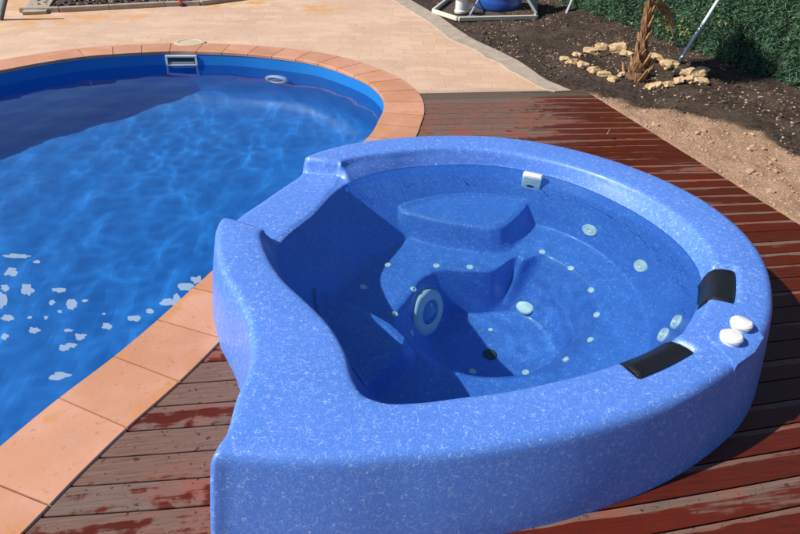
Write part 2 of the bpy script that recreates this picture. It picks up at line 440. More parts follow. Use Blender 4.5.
# concrete strip along the patio's edge
def strip():
    vs=[];fs=[];E=[EDGE[0]+(EDGE[0]-EDGE[1])*.08]+EDGE[1:]+[fe]; n=len(E)
    E2=[]
    for i in range(n-1):
        for k in range(4): E2.append(E[i].lerp(E[i+1],k/4))
    E2.append(E[-1]); n=len(E2)
    for i,p in enumerate(E2):
        w=.16+.05*noise.noise(Vector((i*.35,0,0)))+.06*smooth01(i,0,10); j=.015*noise.noise(Vector((i*1.3,4,0)))
        vs+=[(p.x+.03+j,p.y,-.09),(p.x+.02+j,p.y,-.002),(p.x+j,p.y,.006),(p.x-w,p.y-.02,.006),(p.x-w-.01,p.y-.02,-.02)]
    for i in range(n-1):
        for k in range(4): fs.append((i*5+k,(i+1)*5+k,(i+1)*5+k+1,i*5+k+1))
    me=mesh('concrete_kerb',vs,fs); tag(link('concrete_kerb',me,'conc'),kind='structure')
strip()
# ================================================================== TUB OUTLINES
C=Vector((.72,2.12))
def polar(P):
    A=sorted(((math.degrees(math.atan2(y-C.y,x-C.x))%360,math.hypot(x-C.x,y-C.y)) for x,y in P))
    return A
def radial(P,sm=2.0,NT=720):
    A=polar(P); A=[(A[-1][0]-360,A[-1][1])]+A+[(A[0][0]+360,A[0][1])]
    T=[]
    k=0
    for i in range(NT):
        t=360*i/NT
        while A[k+1][0]<t: k+=1
        # catmull in r over theta
        a0=A[max(k-1,0)];a1=A[k];a2=A[k+1];a3=A[min(k+2,len(A)-1)]
        h=max(a2[0]-a1[0],1e-6); u=(t-a1[0])/h
        m1=(a2[1]-a0[1])/max(a2[0]-a0[0],1e-6)*h; m2=(a3[1]-a1[1])/max(a3[0]-a1[0],1e-6)*h
        lim=3*abs(a2[1]-a1[1])+.002; m1=max(-lim,min(lim,m1)); m2=max(-lim,min(lim,m2))
        r=(2*u**3-3*u*u+1)*a1[1]+(u**3-2*u*u+u)*m1+(-2*u**3+3*u*u)*a2[1]+(u**3-u*u)*m2
        T.append(r)
    w=int(sm*NT/360); 
    if w: 
        ks=[math.exp(-.5*(j/(w*.5+.01))**2) for j in range(-w,w+1)]; s=sum(ks)
        T=[sum(ks[j+w]*T[(i+j)%NT] for j in range(-w,w+1))/s for i in range(NT)]
    def f(t):
        q=(t%360)/360*NT; a=int(q)%NT; b=(a+1)%NT; fr=q-int(q); return T[a]*(1-fr)+T[b]*fr
    return f
OUT=[(-.277,1.118),(-.262,1.135),(-.235,1.18),(-.21,1.34),(-.19,1.41),(-.18,1.50),(-.19,1.61),(-.21,1.71),(-.24,1.81),(-.29,1.94),(-.32,2.06),(-.34,2.19),(-.345,2.30),(-.33,2.39),(-.29,2.49),(-.16,2.69),(-.02,2.89),(.04,2.99),(.24,3.12),(.55,3.20),(.80,3.21),(1.05,3.18),(1.21,3.12),(1.44,2.97),(1.63,2.77),(1.77,2.52),(1.83,2.33),(1.845,2.1),(1.81,1.9),(1.75,1.75),(1.66,1.60),(1.54,1.45),(1.40,1.33),(1.28,1.26),(1.13,1.19),(.87,1.11),(.66,1.07),(.48,1.055),(.27,1.055),(.16,1.06),(-.09,1.09),(-.22,1.115)]
CRE=[(.22,2.90),(.35,2.96),(.49,2.99),(.67,3.02),(.85,3.01),(1.0,2.97),(1.13,2.91),(1.34,2.75),(1.51,2.53),(1.60,2.27),(1.61,2.00),(1.56,1.84),(1.48,1.70),(1.36,1.56),(1.24,1.46),(1.12,1.40),(.95,1.335),(.80,1.295),(.66,1.27),(.43,1.25),(.30,1.245),(.20,1.255),(.145,1.29),(.12,1.37),(.11,1.48),(.07,1.62),(0,1.76),(-.085,1.92),(-.12,2.02),(-.15,2.15),(-.155,2.25),(-.08,2.34),(.06,2.55),(.17,2.78)]
WAT=[(.23,2.81),(.35,2.90),(.49,2.96),(.74,2.99),(.90,2.98),(1.05,2.94),(1.32,2.75),(1.49,2.49),(1.575,2.23),(1.58,1.98),(1.53,1.82),(1.45,1.70),(1.34,1.58),(1.23,1.485),(1.11,1.425),(.95,1.36),(.80,1.32),(.66,1.29),(.43,1.275),(.30,1.27),(.215,1.28),(.165,1.31),(.14,1.38),(.13,1.48),(.09,1.63),(.025,1.77),(-.055,1.93),(-.085,2.03),(-.105,2.15),(-.10,2.25),(.06,2.52)]
BEN=[(1.19,2.77),(1.32,2.67),(1.42,2.52),(1.48,2.29),(1.46,2.05),(1.40,1.85),(1.27,1.65),(1.1,1.53),(.9,1.46),(.7,1.43),(.45,1.43),(.27,1.45),(.22,1.6),(.16,1.75),(.12,1.92),(.10,2.08),(.12,2.24),(.23,2.40),(.36,2.55),(.45,2.65),(.55,2.72),(.70,2.83),(.86,2.87),(1.04,2.84)]
EDG=[(1.075,2.505),(1.16,2.49),(1.25,2.34),(1.28,2.15),(1.22,1.97),(1.12,1.82),(.98,1.71),(.80,1.67),(.60,1.69),(.48,1.77),(.41,1.90),(.365,2.02),(.38,2.10),(.46,2.23),(.61,2.40),(.77,2.385),(.90,2.385),(1.00,2.41)]
FLO=[(.98,2.345),(1.04,2.32),(1.10,2.22),(1.10,2.02),(1.03,1.95),(.94,1.915),(.76,1.90),(.60,1.97),(.56,2.10),(.58,2.25),(.68,2.355),(.83,2.355)]
rO=radial(OUT,.9);rC=radial(CRE,1.6);rW=radial(WAT,1.6);rB=radial(BEN,4);rE=radial(EDG,4);rF=radial(FLO,3)
HT=.32;ZW=.237;ZS=.246
def gz(t,c,s): return math.exp(-.5*((t-c)/s)**2)
KD=1.50
def refract(d):
    d=d.normalized(); e=1/1.33; c=-d.z
    return d*e+Vector((0,0,e*c-math.sqrt(1-e*e*(1-c*c))))
def sink(v):
    # the outlines were read through the water: put each point where it really lies, below where it seems to lie
    if v.z>=ZW: return v
    d=v-CAM; en=CAM+d*((ZW-CAM.z)/d.z); r=refract(d)
    return en+r*((ZW-v.z)*KD/-r.z)
HR=((-66,7.9),(-28.5,7.0))
def scoop(t,d):
    s=0
    for tc,h in HR:
        q=abs((t-tc+180)%360-180); s=max(s,(1-smooth01(q,h+.1,h+1.3))*(1-smooth01(d,.076,.092)))
    return s*.024
def tub():
    NT=720
    seatP=[(.50,2.81),(.58,2.72),(.67,2.66),(.79,2.61),(.95,2.57),(1.12,2.73),(1.22,2.92),(1.04,3.1),(.86,3.15),(.6,3.1)]
    fl=[G(301,291,.06).xy,G(346,299,.06).xy,G(405,335,.06).xy,G(377,372,.06).xy,G(362,394,.06).xy,Vector((.12,1.2)),Vector((-.2,1.8))]
    fl=[(p.x,p.y) for p in fl]
    seatP=[(p.x,p.y) for p in catmull([Vector(p) for p in seatP],4)]
    fl=[(p.x,p.y) for p in catmull([Vector(p) for p in fl],3)]
    def ang(i,row):        # row 0 outer .. 1 inner: slews the two steps of the overflow
        t=360*i/NT
        a=3.0*(1-row)-2.0*row if row<=1 else -2.0
        b=-2.2*(1-row)+2.2*row if row<=1 else 2.2
        if row>1: f=max(0,1-(row-1)*4); a*=f;b*=f
        return t+a*gz(t,126,7)+b*gz(t,168,7)
    # spill factor with crisp sides
    def spill(i):
        t=360*i/NT
        return smooth01(t,125.4,126.8)*(1-smooth01(t,167.2,168.6))
    rows=[]   # each row: list of (x,y,z)
    def addrow(fn): rows.append([fn(i) for i in range(NT)])
    def P(i,row,r,z):
        t=R(ang(i,row)); return Vector((C.x+r*math.cos(t),C.y+r*math.sin(t),z))
    for (dr,z) in ((.048,-.30),(.046,0),(.036,.08),(.022,.17),(.010,.24),(.003,.275),(0,.292),(-.006,.306),(-.016,.316),(-.030,HT)):
        addrow(lambda i,dr=dr,z=z: P(i,0,rO(ang(i,0))+dr,z if z<.17 else z*(1-spill(i))+spill(i)*(.17+(z-.17)*(ZS-.17-.006)/(HT-.17))))
    for k in range(1,16):
        q=k/16
        addrow(lambda i,q=q: P(i,q,(rO(ang(i,q))-.03)*(1-q)+(rC(ang(i,q))+.022)*q, (HT+.003*math.sin(q*PI))*(1-spill(i))+spill(i)*(ZS-.006+.006*q)-scoop(ang(i,q),(1-q)*(rO(ang(i,q))-.03-rC(ang(i,q)))+q*.022)))
    for (dr,dz,q) in ((.022,0,0),(.010,-.003,0),(.002,-.010,0),(-.001,-.022,0),(0,-.04,.35),(0,-.065,.75),(0,-.083,1)):
        def f(i,dr=dr,dz=dz,q=q):
            s=spill(i); t=ang(i,1); r=(rC(t)+dr)*(1-q)+rW(t)*q
            z=(HT+dz)*(1-s)+s*(ZS+dz*.10)-scoop(t,dr)*(1-q); return P(i,1,r,z)
        addrow(f)
    NB,NE,NF,NC=36,64,34,12
    nrim=len(rows)
    def prof(q0,q1,n):
        for k in range(1,n+1): yield k/n
    zw=HT-.083
    def zlevel(a,w): return a
    radii=[]
    for k in range(1,NB+1): radii.append(('WB',k/NB))
    for k in range(1,NE+1): radii.append(('BE',k/NE))
    for k in range(1,NF+1): radii.append(('EF',k/NF))
    for k in range(1,NC): radii.append(('FC',k/NC))
    grid=[]
    for kind,q in radii:
        row=[]
        for i in range(NT):
            s=spill(i); t=ang(i,1+.0); 
            top=zw*(1-s)+s*(ZS-.0083)
            if kind=='WB':
                r=rW(t)*(1-q)+rB(t)*q; z=top+(-.02-top)*(q**.85)
                row.append((t,r,z,q))
            elif kind=='BE':
                r=rB(t)*(1-q)+rE(t)*q; row.append((t,r,-.02-.012*q,q))
            elif kind=='EF':
                r=rE(t)*(1-q)+rF(t)*q; row.append((t,r,-.032-.238*q,q))
            else:
                r=rF(t)*(1-q); row.append((t,r,-.27-.012*q,q))
        grid.append(row)
    # fillet: smooth z along r
    Z=[[g[2] for g in row] for row in grid]
    for it in range(12):
        Z2=[r[:] for r in Z]
        for a in range(1,len(Z)-1):
            for i in range(NT):
                r0=grid[a-1][i][1];r1=grid[a][i][1];r2=grid[a+1][i][1]
                w=1.0/(1+((r0-r2)/.05)**2)
                Z2[a][i]=Z[a][i]*(1-.5*w)+.5*w*(Z[a-1][i]+Z[a+1][i])/2
        Z=Z2
    for a,row in enumerate(grid):
        out=[]
        for i,(t,r,z,q) in enumerate(row):
            x=C.x+r*math.cos(R(t)); y=C.y+r*math.sin(R(t)); z=Z[a][i]
            for pl,lv in ((seatP,.088),(fl,.055)):
                if z<lv:
                    d=sdist(pl,x,y)
                    if d<.12:
                        zz=lv-.006*smooth01(d,-.03,0)-7*max(0,d)
                        if d>0 : zz=lv-.006-2.5*d
                        k=.045; h=max(0,min(1,.5+.5*(zz-z)/k)); z=z*(1-h)+zz*h+k*h*(1-h)
            out.append(sink(Vector((x,y,z))))
        rows.append(out)
    vs=[v for r in rows for v in r]; fs=[]
    for a in range(len(rows)-1):
        for i in range(NT): fs.append((a*NT+i,a*NT+(i+1)%NT,(a+1)*NT+(i+1)%NT,(a+1)*NT+i))
    c=len(vs); vs.append(sink(Vector((C.x,C.y,-.283)))); a=(len(rows)-1)*NT
    for i in range(NT): fs.append((a+i,a+(i+1)%NT,c))
    return vs,fs
tv,tf=tub()
SPA=empty('hot_tub',(C.x,C.y,0),'round blue speckled hot tub with an overflow notch standing on the wet wooden deck','hot tub')
me=mesh('shell',tv,tf,True); o=link('shell',me,'gel'); o.parent=SPA; o.location=(-C.x,-C.y,0)
BV=BVHTree.FromPolygons([tuple(v) for v in tv],tf)
def hit(px,py):
    loc,n,i,d=BV.ray_cast(CAM,ray(px,py).normalized())
    if loc is None: return Vector((C.x,C.y,0)),Vector((0,0,1))
    if loc.z<ZW-.004:
        d=ray(px,py); en=CAM+d*((ZW-CAM.z)/d.z); loc,n,i,dd=BV.ray_cast(en,refract(d))
    if n.dot(ray(px,py))>0: n=-n
    return loc,n
def smoothn(px,py,r=4):
    s=Vector()
    for a in(-r,0,r):
        for b in(-r,0,r): s+=hit(px+a,py+b)[1]
    return s.normalized()
tubpoly=[(C.x+(rO(t)-.03)*math.cos(R(t)),C.y+(rO(t)-.03)*math.sin(R(t))) for t in range(0,360,3)]
# spa water surface
vs=[];fs=[];NR=40;NT=180
for k in range(NR+1):
    for i in range(NT):
        t=2*i; r=(rW(t)+.004)*(1-k/NR)+.001*(k/NR); x=C.x+r*math.cos(R(t));y=C.y+r*math.sin(R(t)); vs.append((x,y,ZW+.0011*noise.noise(Vector((x*6,y*6,0)))+.0004*noise.noise(Vector((x*15,y*15,3)))))
for k in range(NR):
    for i in range(NT): fs.append((k*NT+i,k*NT+(i+1)%NT,(k+1)*NT+(i+1)%NT,(k+1)*NT+i))
fs.append(tuple(NR*NT+i for i in range(NT)))
swater=link('spa_water',mesh('spa_water',vs,fs,True),'spawater'); tag(swater,kind='structure')
# ---- fittings (parts of the tub)
def fitting(name,px,py,prof,mat,n=24,nrm=None,lift=0,**k):
    loc,nn=hit(px,py); nn=Vector(nrm).normalized() if nrm else smoothn(px,py)
    return MB().lathe(prof,n,frame(loc+nn*lift,nn),**k).build(name,mat,SPA,True),loc,nn
airp=[(.0165,-.012),(.0165,.001),(.014,.0045),(.008,.0055),(.007,.003),(.002,.003)]
for p in [(388,265),(363,287),(414,289),(395,314),(412,333),(437,266),(470,267),(543,252),(571,268),(591,290),(597,315),(590,340),(567,360),(526,372),(472,372)]:
    o,loc,nn=fitting('air_jet',p[0],p[1],airp,'jet',16)
big=[(.041,-.015),(.041,.004),(.037,.010),(.030,.011),(.027,.006),(.022,.006),(.020,.010),(.013,.010),(.010,.004),(.002,.004)]
for p in [(590,230),(641,266),(677,322),(664,335)]:
    o,loc,nn=fitting('hydro_jet',p[0],p[1],big,'jet',28)
    m=frame(loc+nn*.009,nn); g=MB()
    for k in range(3):
        t=k*PI*2/3; g.box((0,0,0),(.036,.005,.004),m@Matrix.Rotation(t,4,'Z'))
    g.build('grille',"greyplast",o); 
    gg=bpy.data.objects[-1] if False else None
sp=[(.042,-.01),(.042,.006),(.036,.014),(.020,.018),(.004,.019)]
fitting('suction_cover',525,307,sp,'jet',20,nrm=(-.35,-.45,.8))
fitting('floor_drain',490,355,[(.032,-.01),(.032,.002),(.028,.004),(.024,.002),(.002,.002)],'dark',24)
fitting('air_jet',490,329,[(.011,-.01),(.011,.003),(.002,.004)],'jet',14)
# underwater lamp
ln=Vector((.76,-.58,.30)).normalized(); loc,_=hit(424,311); lp=loc+ln*.012
lo=MB().lathe([(.128,-.07),(.128,.012),(.122,.018),(.105,.022),(.076,.024),(.070,.020),(.068,.010)],40,frame(lp,ln)).build('underwater_lamp','ring',SPA,True)
q=MB().lathe([(.069,.014),(.066,.018),(.045,.024),(.002,.027)],36,frame(lp,ln)).build('lens','lens',lo,True); q.location=(0,0,0)
# filter plate on the back wall
loc=G(533,184,.20); t=R(62); nn=Vector((-.32,-.93,.15)).normalized()
th=math.degrees(math.atan2(loc.y-C.y,loc.x-C.x)); rr=rW(th)-.012
th=math.degrees(math.atan2(G(533,176,.24).y-C.y,G(533,176,.24).x-C.x))
pc=Vector((C.x+(rW(th)-.012)*math.cos(R(th)),C.y+(rW(th)-.012)*math.sin(R(th)),.15)); nn=(Vector((C.x,C.y,0))-Vector((pc.x,pc.y,0))).normalized(); nn.z=.06; nn.normalize()
pc.x-=0; pc=pc+nn*.05; fm=frame(pc,nn)
fp=MB().box((0,0,0),(.098,.21,.034),None,.006); fp.v=[fm@v for v in fp.v]; fo=fp.build('skimmer_cover','white',SPA,True,30)
g=MB()
for k in range(4): g.box((0,.090-.014*k,.0175),(.080,.004,.003))
g.v=[fm@v for v in g.v]; q=g.build('slots','greyplast',fo); q.location=(0,0,0)
g=MB().lathe([(.016,.017),(.016,.0195),(.002,.0195)],20,None,sx=1.25,sy=.9); g.v=[fm@(v+Vector((.0,-.012,0))) for v in g.v]; q=g.build('latch','dark',fo); q.location=(0,0,0)
g=MB()
for k in range(4): g.box((-.024+.016*k,.030,.0178),(.007,.010,.002))
g.v=[fm@v for v in g.v]; q=g.build('lettering','greyplast',fo); q.location=(0,0,0)
# headrests
def headrest(tc,half):
    prof=[(.080,.326),(.075,.334),(.06,.3365),(.03,.336),(.008,.331),(-.010,.315),(-.020,.288),(-.026,.255),(-.030,.225)]
    ns=28; vs=[];fs=[]
    for side in (0,1):
        for i in range(ns+1):
            s=-1+2*i/ns; th=tc+half*s
            for j,(d,z) in enumerate(prof):
                rib=.0045*math.sin(j*2.6)*(1 if abs(s)<.84 else 0)+(.003 if .84<abs(s)<.95 else 0)
                sag=.010*(1-s*s) if j<6 else 0
                rr=rC(th)+d; zz=z-.019-sag*.5+rib
                if side: rr+= (.0 if j<4 else .012); zz-=(.010 if j<6 else 0)
                e=.006*(abs(s)**8)
                vs.append(Vector((C.x+rr*math.cos(R(th)),C.y+rr*math.sin(R(th)),zz-e)))
    W=len(prof); off=(ns+1)*W
    for i in range(ns):
        for j in range(W-1):
            fs.append((i*W+j,(i+1)*W+j,(i+1)*W+j+1,i*W+j+1)); fs.append(tuple(off+q for q in (i*W+j,i*W+j+1,(i+1)*W+j+1,(i+1)*W+j)))
    for j in range(W-1):
        fs.append((j,j+1,off+j+1,off+j)); k=ns*W; fs.append((k+j+1,k+j,off+k+j,off+k+j+1))
    for i in range(ns):
        for j in (0,W-1): fs.append((i*W+j,(i+1)*W+j,off+(i+1)*W+j,off+i*W+j))
    me=mesh('headrest',vs,fs,True,50); o=link('headrest',me,'black'); o.parent=SPA; o.location=-SPA.location
headrest(*HR[0]); headrest(*HR[1])
# control panel with two knobs
pp=[G(739,311,HT+.010),G(707,335,HT+.010),G(733,361,HT+.010),G(737,365,HT+.002),G(755,352,HT-.004),G(764,337,HT-.002)]
top=[p.copy() for p in pp]; bot=[p-Vector((0,0,.03)) for p in pp]; n=len(pp)
MB().add(top+bot,[tuple(range(n))]+[tuple(range(n,2*n))[::-1]]+[(i,i+n,(i+1)%n+n,(i+1)%n) for i in range(n)]).build('control_panel','gel',SPA)
for p,a in (((740,327),.3),((730,340.5),1.1)):
    l=G(p[0],p[1],HT+.006)
    kn=MB().lathe([(.031,-.002),(.032,.009),(.0325,.010),(.0355,.012),(.035,.020),(.030,.0255),(.012,.0275),(.001,.0275)],36,Matrix.Translation(l),sx=1,sy=1)
    kn.v=[v-Vector((0,0,max(0,(v.z-l.z-.02))*max(0,(v.x-l.x)*math.cos(a*2)+(v.y-l.y)*math.sin(a*2)-.012)*18)) for v in kn.v]
    ko=kn.build('control_knob','white',SPA,True,30)
# ================================================================== DECK
W0=.0665735*H; oL=1.09319*H; oR=1.051215*H
EA=G(600,100).xy; EBp=G(800,225).xy
def edge_x(y): return EA.x+(EBp.x-EA.x)*(y-EA.y)/(EBp.y-EA.y)
tubcut=[(C.x+(rO(t)-.02)*math.cos(R(t)),C.y+(rO(t)-.02)*math.sin(R(t))) for t in range(0,360,4)]
popen=[(p.x,p.y) for p in offset(pin,.225)[::6]]
def deck():
    vs=[];fs=[];rn=[];ac=[];wt=[]
    gap=.0054
    sec=[(gap/2,-.035),(gap/2,-.002),(gap/2+.0022,0),(W0*.5,.0008),(W0-gap/2-.0022,0),(W0-gap/2,-.002),(W0-gap/2,-.035)]
    st=.04
    for o,xa,xb,sid in ((oL,-2.1,.4,0),(oR,.4,3.0,1)):
        kmin=int((o-5.2)/W0)-1; kmax=int((o+1.2)/W0)+1
        for k in range(kmin,kmax+1):
            y0=o-k*W0
            if y0<-1.0 or y0>DY+.2: continue
            xs0=xa if not(sid==1 and y0>2.0) else -.2
            if sid==0 and y0>2.3: continue
            r=random.random(); i=0; prev=None; nx=int((xb-xs0)/st)
            joint=random.uniform(xa,xb)
            for i in range(nx+1):
                x=xs0+i*st
                col=[]; ok=True
                cx,cy=warp(x,y0+W0/2)
                if inside(tubcut,cx,cy) or inside(popen,cx,cy) or cx<-2.2: ok=False
                if cy>DY+W0*.42: ok=False
                if ok:
                    for (dy,z) in sec:
                        wx,wy=warp(x,y0+dy)
                        ex=edge_x(wy)
                        wx2=min(wx,ex); wy=min(wy,DY)
                        col.append((wx2,wy,z))
                    if min(c[0] for c in col)>=edge_x(col[3][1])-1e-6 and prev is None: ok=False
                if ok:
                    b=len(vs); vs.extend(col)
                    for j,(dy,z) in enumerate(sec):
                        rn.append(r); ac.append(dy/W0)
                        X,Y=col[j][0],col[j][1]
                        # how wet the boards are: dry by the pool coping at both ends, soaked to the right of the tub
                        if sid==0: w=.47 if r>.5 else .20
                        else:
                            w=.92
                            dry=smooth01(Y,3.35,4.6)*(1-smooth01(X,1.2,2.3)); w-=1.05*dry
                            fr=1-smooth01(Y,1.0,1.15); w-=.26*fr; w+=.12*smooth01(Y,1.15,1.3)*(1-smooth01(Y,1.9,2.2))
                            w-=.10*smooth01(Y,1.9,2.6)
                        wt.append(w)
                    if prev is not None:
                        for j in range(len(sec)-1): fs.append((prev+j,b+j,b+j+1,prev+j+1))
                    else: fs.append(tuple(b+j for j in range(len(sec))))
                    prev=b
                    if min(c[0] for c in col)>=edge_x(col[3][1])-1e-6:
                        fs.append(tuple(b+j for j in range(len(sec)))[::-1]); break
                else:
                    if prev is not None: fs.append(tuple(prev+j for j in range(len(sec)))[::-1])
                    prev=None
    me=mesh('wooden_deck',vs,fs,attrs={'rnd':rn,'across':ac,'wet':wt}); tag(link('wooden_deck',me,'deck'),kind='structure')
deck()
# ================================================================== GROUND
SB=[G(x,y).xy for x,y in((598,97),(640,106),(700,116),(735,127),(762,142),(800,158))]
SB=[Vector((2.15,5.3))]+SB+[Vector((3.9,2.4)),Vector((4.2,0)),Vector((4.4,-3))]
def sand_at(x,y):
    # sand lies between the deck's edge and this line
    d=1e9;s=0
    for i in range(len(SB)-1):
        a,b=SB[i],SB[i+1];ab=b-a;p=Vector((x,y));t=max(0,min(1,(p-a).dot(ab)/ab.length_squared));v=p-a-ab*t
        if v.length<d: d=v.length; s=1 if ab.cross(v)<0 else -1
    d=d*s+.13*noise.noise(Vector((x*3,y*3,2)))+.10*noise.noise(Vector((x*10,y*10,2)))
    if x>1 and y>4.9: d=-abs(d)-.1
    return smooth01(d,-.09,.07)
def ground_z(x,y):
    s=sand_at(x,y) if (x<4.6 and y<5.6) else 0
    n=noise.noise(Vector((x*2.2,y*2.2,0)))*.5+noise.noise(Vector((x*7,y*7,3)))*.3+noise.noise(Vector((x*19,y*19,7)))*.2
    z=-.012+.05*n*(1-.3*s)+s*.06*abs(noise.noise(Vector((x*3.5,y*3.5,9))))+s*.012*noise.noise(Vector((x*16,y*16,4)))
    dd=x-edge_x(y) if y<4.95 else x-(2.2-(y-4.9)*.19)
    z=z*smooth01(dd,-.02,.3)-.012*(1-smooth01(dd,-.02,.3))+ .03*smooth01(dd,.2,1.5)
    if dd<0: z=-.075
    # low bund round the palm, hollow inside
    for (cx,cy) in ((2.95,5.62),(3.35,5.32)):
        r=math.hypot(x-cx,y-cy); z+=.035*math.exp(-((r-.28)/.11)**2)-.03*math.exp(-(r/.2)**2)
    return z
def ground():
    xs=[-300,-60,-20,-8,-4.6,1.25]; x=1.29
    while x<4.7: xs.append(x); x+=.04
    xs+=[5,6,9,20,60,300]
    ys=[-300,-60,-20,-8,-2]; y=-.6
    while y<9.6: ys.append(y); y+=.045
    ys+=[10,12,20,60,300]
    vs=[];fs=[];sd=[]
    for j,y in enumerate(ys):
        for x in xs:
            fine=1.2<x<6 and -1<y<10
            vs.append((x,y,ground_z(x,y) if fine else (-.075 if x<6 else -.02)))
            sd.append(sand_at(x,y) if fine and x<4.7 else (0 if x>2 or y>4 else .6))
    nx=len(xs)
    for j in range(len(ys)-1):
        for i in range(nx-1):
            cx=(xs[i]+xs[i+1])/2;cy=(ys[j]+ys[j+1])/2
            if -4.6<cx<1.25 and -2<cy<7.2: continue
            if inside(tubcut,cx,cy) : continue
            if cx<1.25 and -2<cy<9.6 and cx>-4.6 and cy<7.3: continue
            fs.append((j*nx+i,j*nx+i+1,(j+1)*nx+i+1,(j+1)*nx+i))
    me=mesh('ground',vs,fs,True,attrs={'sand':sd}); tag(link('ground',me,'soil'),kind='structure')
ground()
def rockmesh(mb,c,s,sq=1.0,sub=2,amp=.35):
    bm=bmesh.new(); bmesh.ops.create_icosphere(bm,subdivisions=sub,radius=1); sd=random.uniform(0,99)
    rot=Matrix.Rotation(random.uniform(0,6.3),3,'Z')@Matrix.Rotation(random.uniform(-.5,.5),3,'X')
    for v in bm.verts:
        p=v.co.copy(); n=noise.noise(p*1.1+Vector((sd,0,0)))*amp+noise.noise(p*2.7+Vector((0,sd,0)))*amp*.4
        p*=1+n; p=Vector((max(-.9,min(.85,p.x)),max(-.85,min(.9,p.y)),max(-.75,min(.85,p.z)))); p+=Vector((noise.noise(p*6+Vector((sd,3,0))),noise.noise(p*6+Vector((0,sd,3))),noise.noise(p*6+Vector((3,0,sd)))))*.09
        p=rot@Vector((p.x*s,p.y*s*.8,p.z*s*sq)); v.co=p
    mb.add([v.co+Vector(c) for v in bm.verts],[[v.index for v in f.verts] for f in bm.faces]); bm.free()
def stones(name,mat,n,pick,smin,smax):
    mb=MB()
    for i in range(n):
        x,y=pick(); s=random.uniform(smin,smax)*random.random()**.6+smin*.4
        rockmesh(mb,(x,y,ground_z(x,y)+s*.15),s,.7,1)
    o=mb.build(name,mat); tag(o,kind='stuff'); return o
def pick_soil():
    while 1:
        y=random.uniform(3.2,8.6); x=random.uniform(1.9,4.2)
        if x>(2.3-(y-4.9)*.2 if y>4.9 else edge_x(y)+.08) and sand_at(x,y)<.4 and noise.noise(Vector((x*1.7,y*1.7,4)))>-.15: return x,y
def pick_sand():
    while 1:
        y=random.uniform(2.2,5.0); x=random.uniform(2.3,4.2)
        if x>edge_x(y)+.03 and sand_at(x,y)>.5: return x,y
o=stones('gravel','peb',1100,pick_soil,.005,.013)
o=stones('soil_clods','clod',1000,pick_soil,.008,.026)
o=stones('sand_lumps','sandclod',1500,pick_sand,.004,.012)
o=stones('sand_clumps','sandclod',55,pick_sand,.012,.032)
# rocks of the two rings round the palm
RG=[(572,62,.06),(583,66,.055),(594,70,.06),(604,73,.055),(613,77,.05),(577,57,.05),(590,54,.07),(601,51,.085),(617,53,.10),(626,58,.06),(565,57,.045),(622,74,.04),
    (648,63,.05),(656,62,.065),(664,65,.05),(670,66,.085),(681,72,.06),(689,75,.07),(697,78,.08),(701,83,.06),(690,82,.06),(678,83,.05),(668,84,.055),(658,84,.055),(651,84,.045),(705,73,.04)]
names=['round pale sandstone rock','flat tan sandstone rock','angular cream sandstone rock']
for k,(px,py,s) in enumerate(RG):
    p=G(px,py,.02); mb=MB(); rockmesh(mb,(0,0,0),s*1.15,.5,3,.6)
    o=mb.build('garden_rock','rock',smooth=True,angle=25); o.location=(p.x,p.y,ground_z(p.x,p.y)+s*.22)
    left=k<12
    tag(o,('tan sandstone rock in the ring of rocks left of the small palm trunk' if left else 'tan sandstone rock in the ring of rocks right of the small palm trunk'),'rock','rocks ringed left of the palm' if left else 'rocks ringed right of the palm')
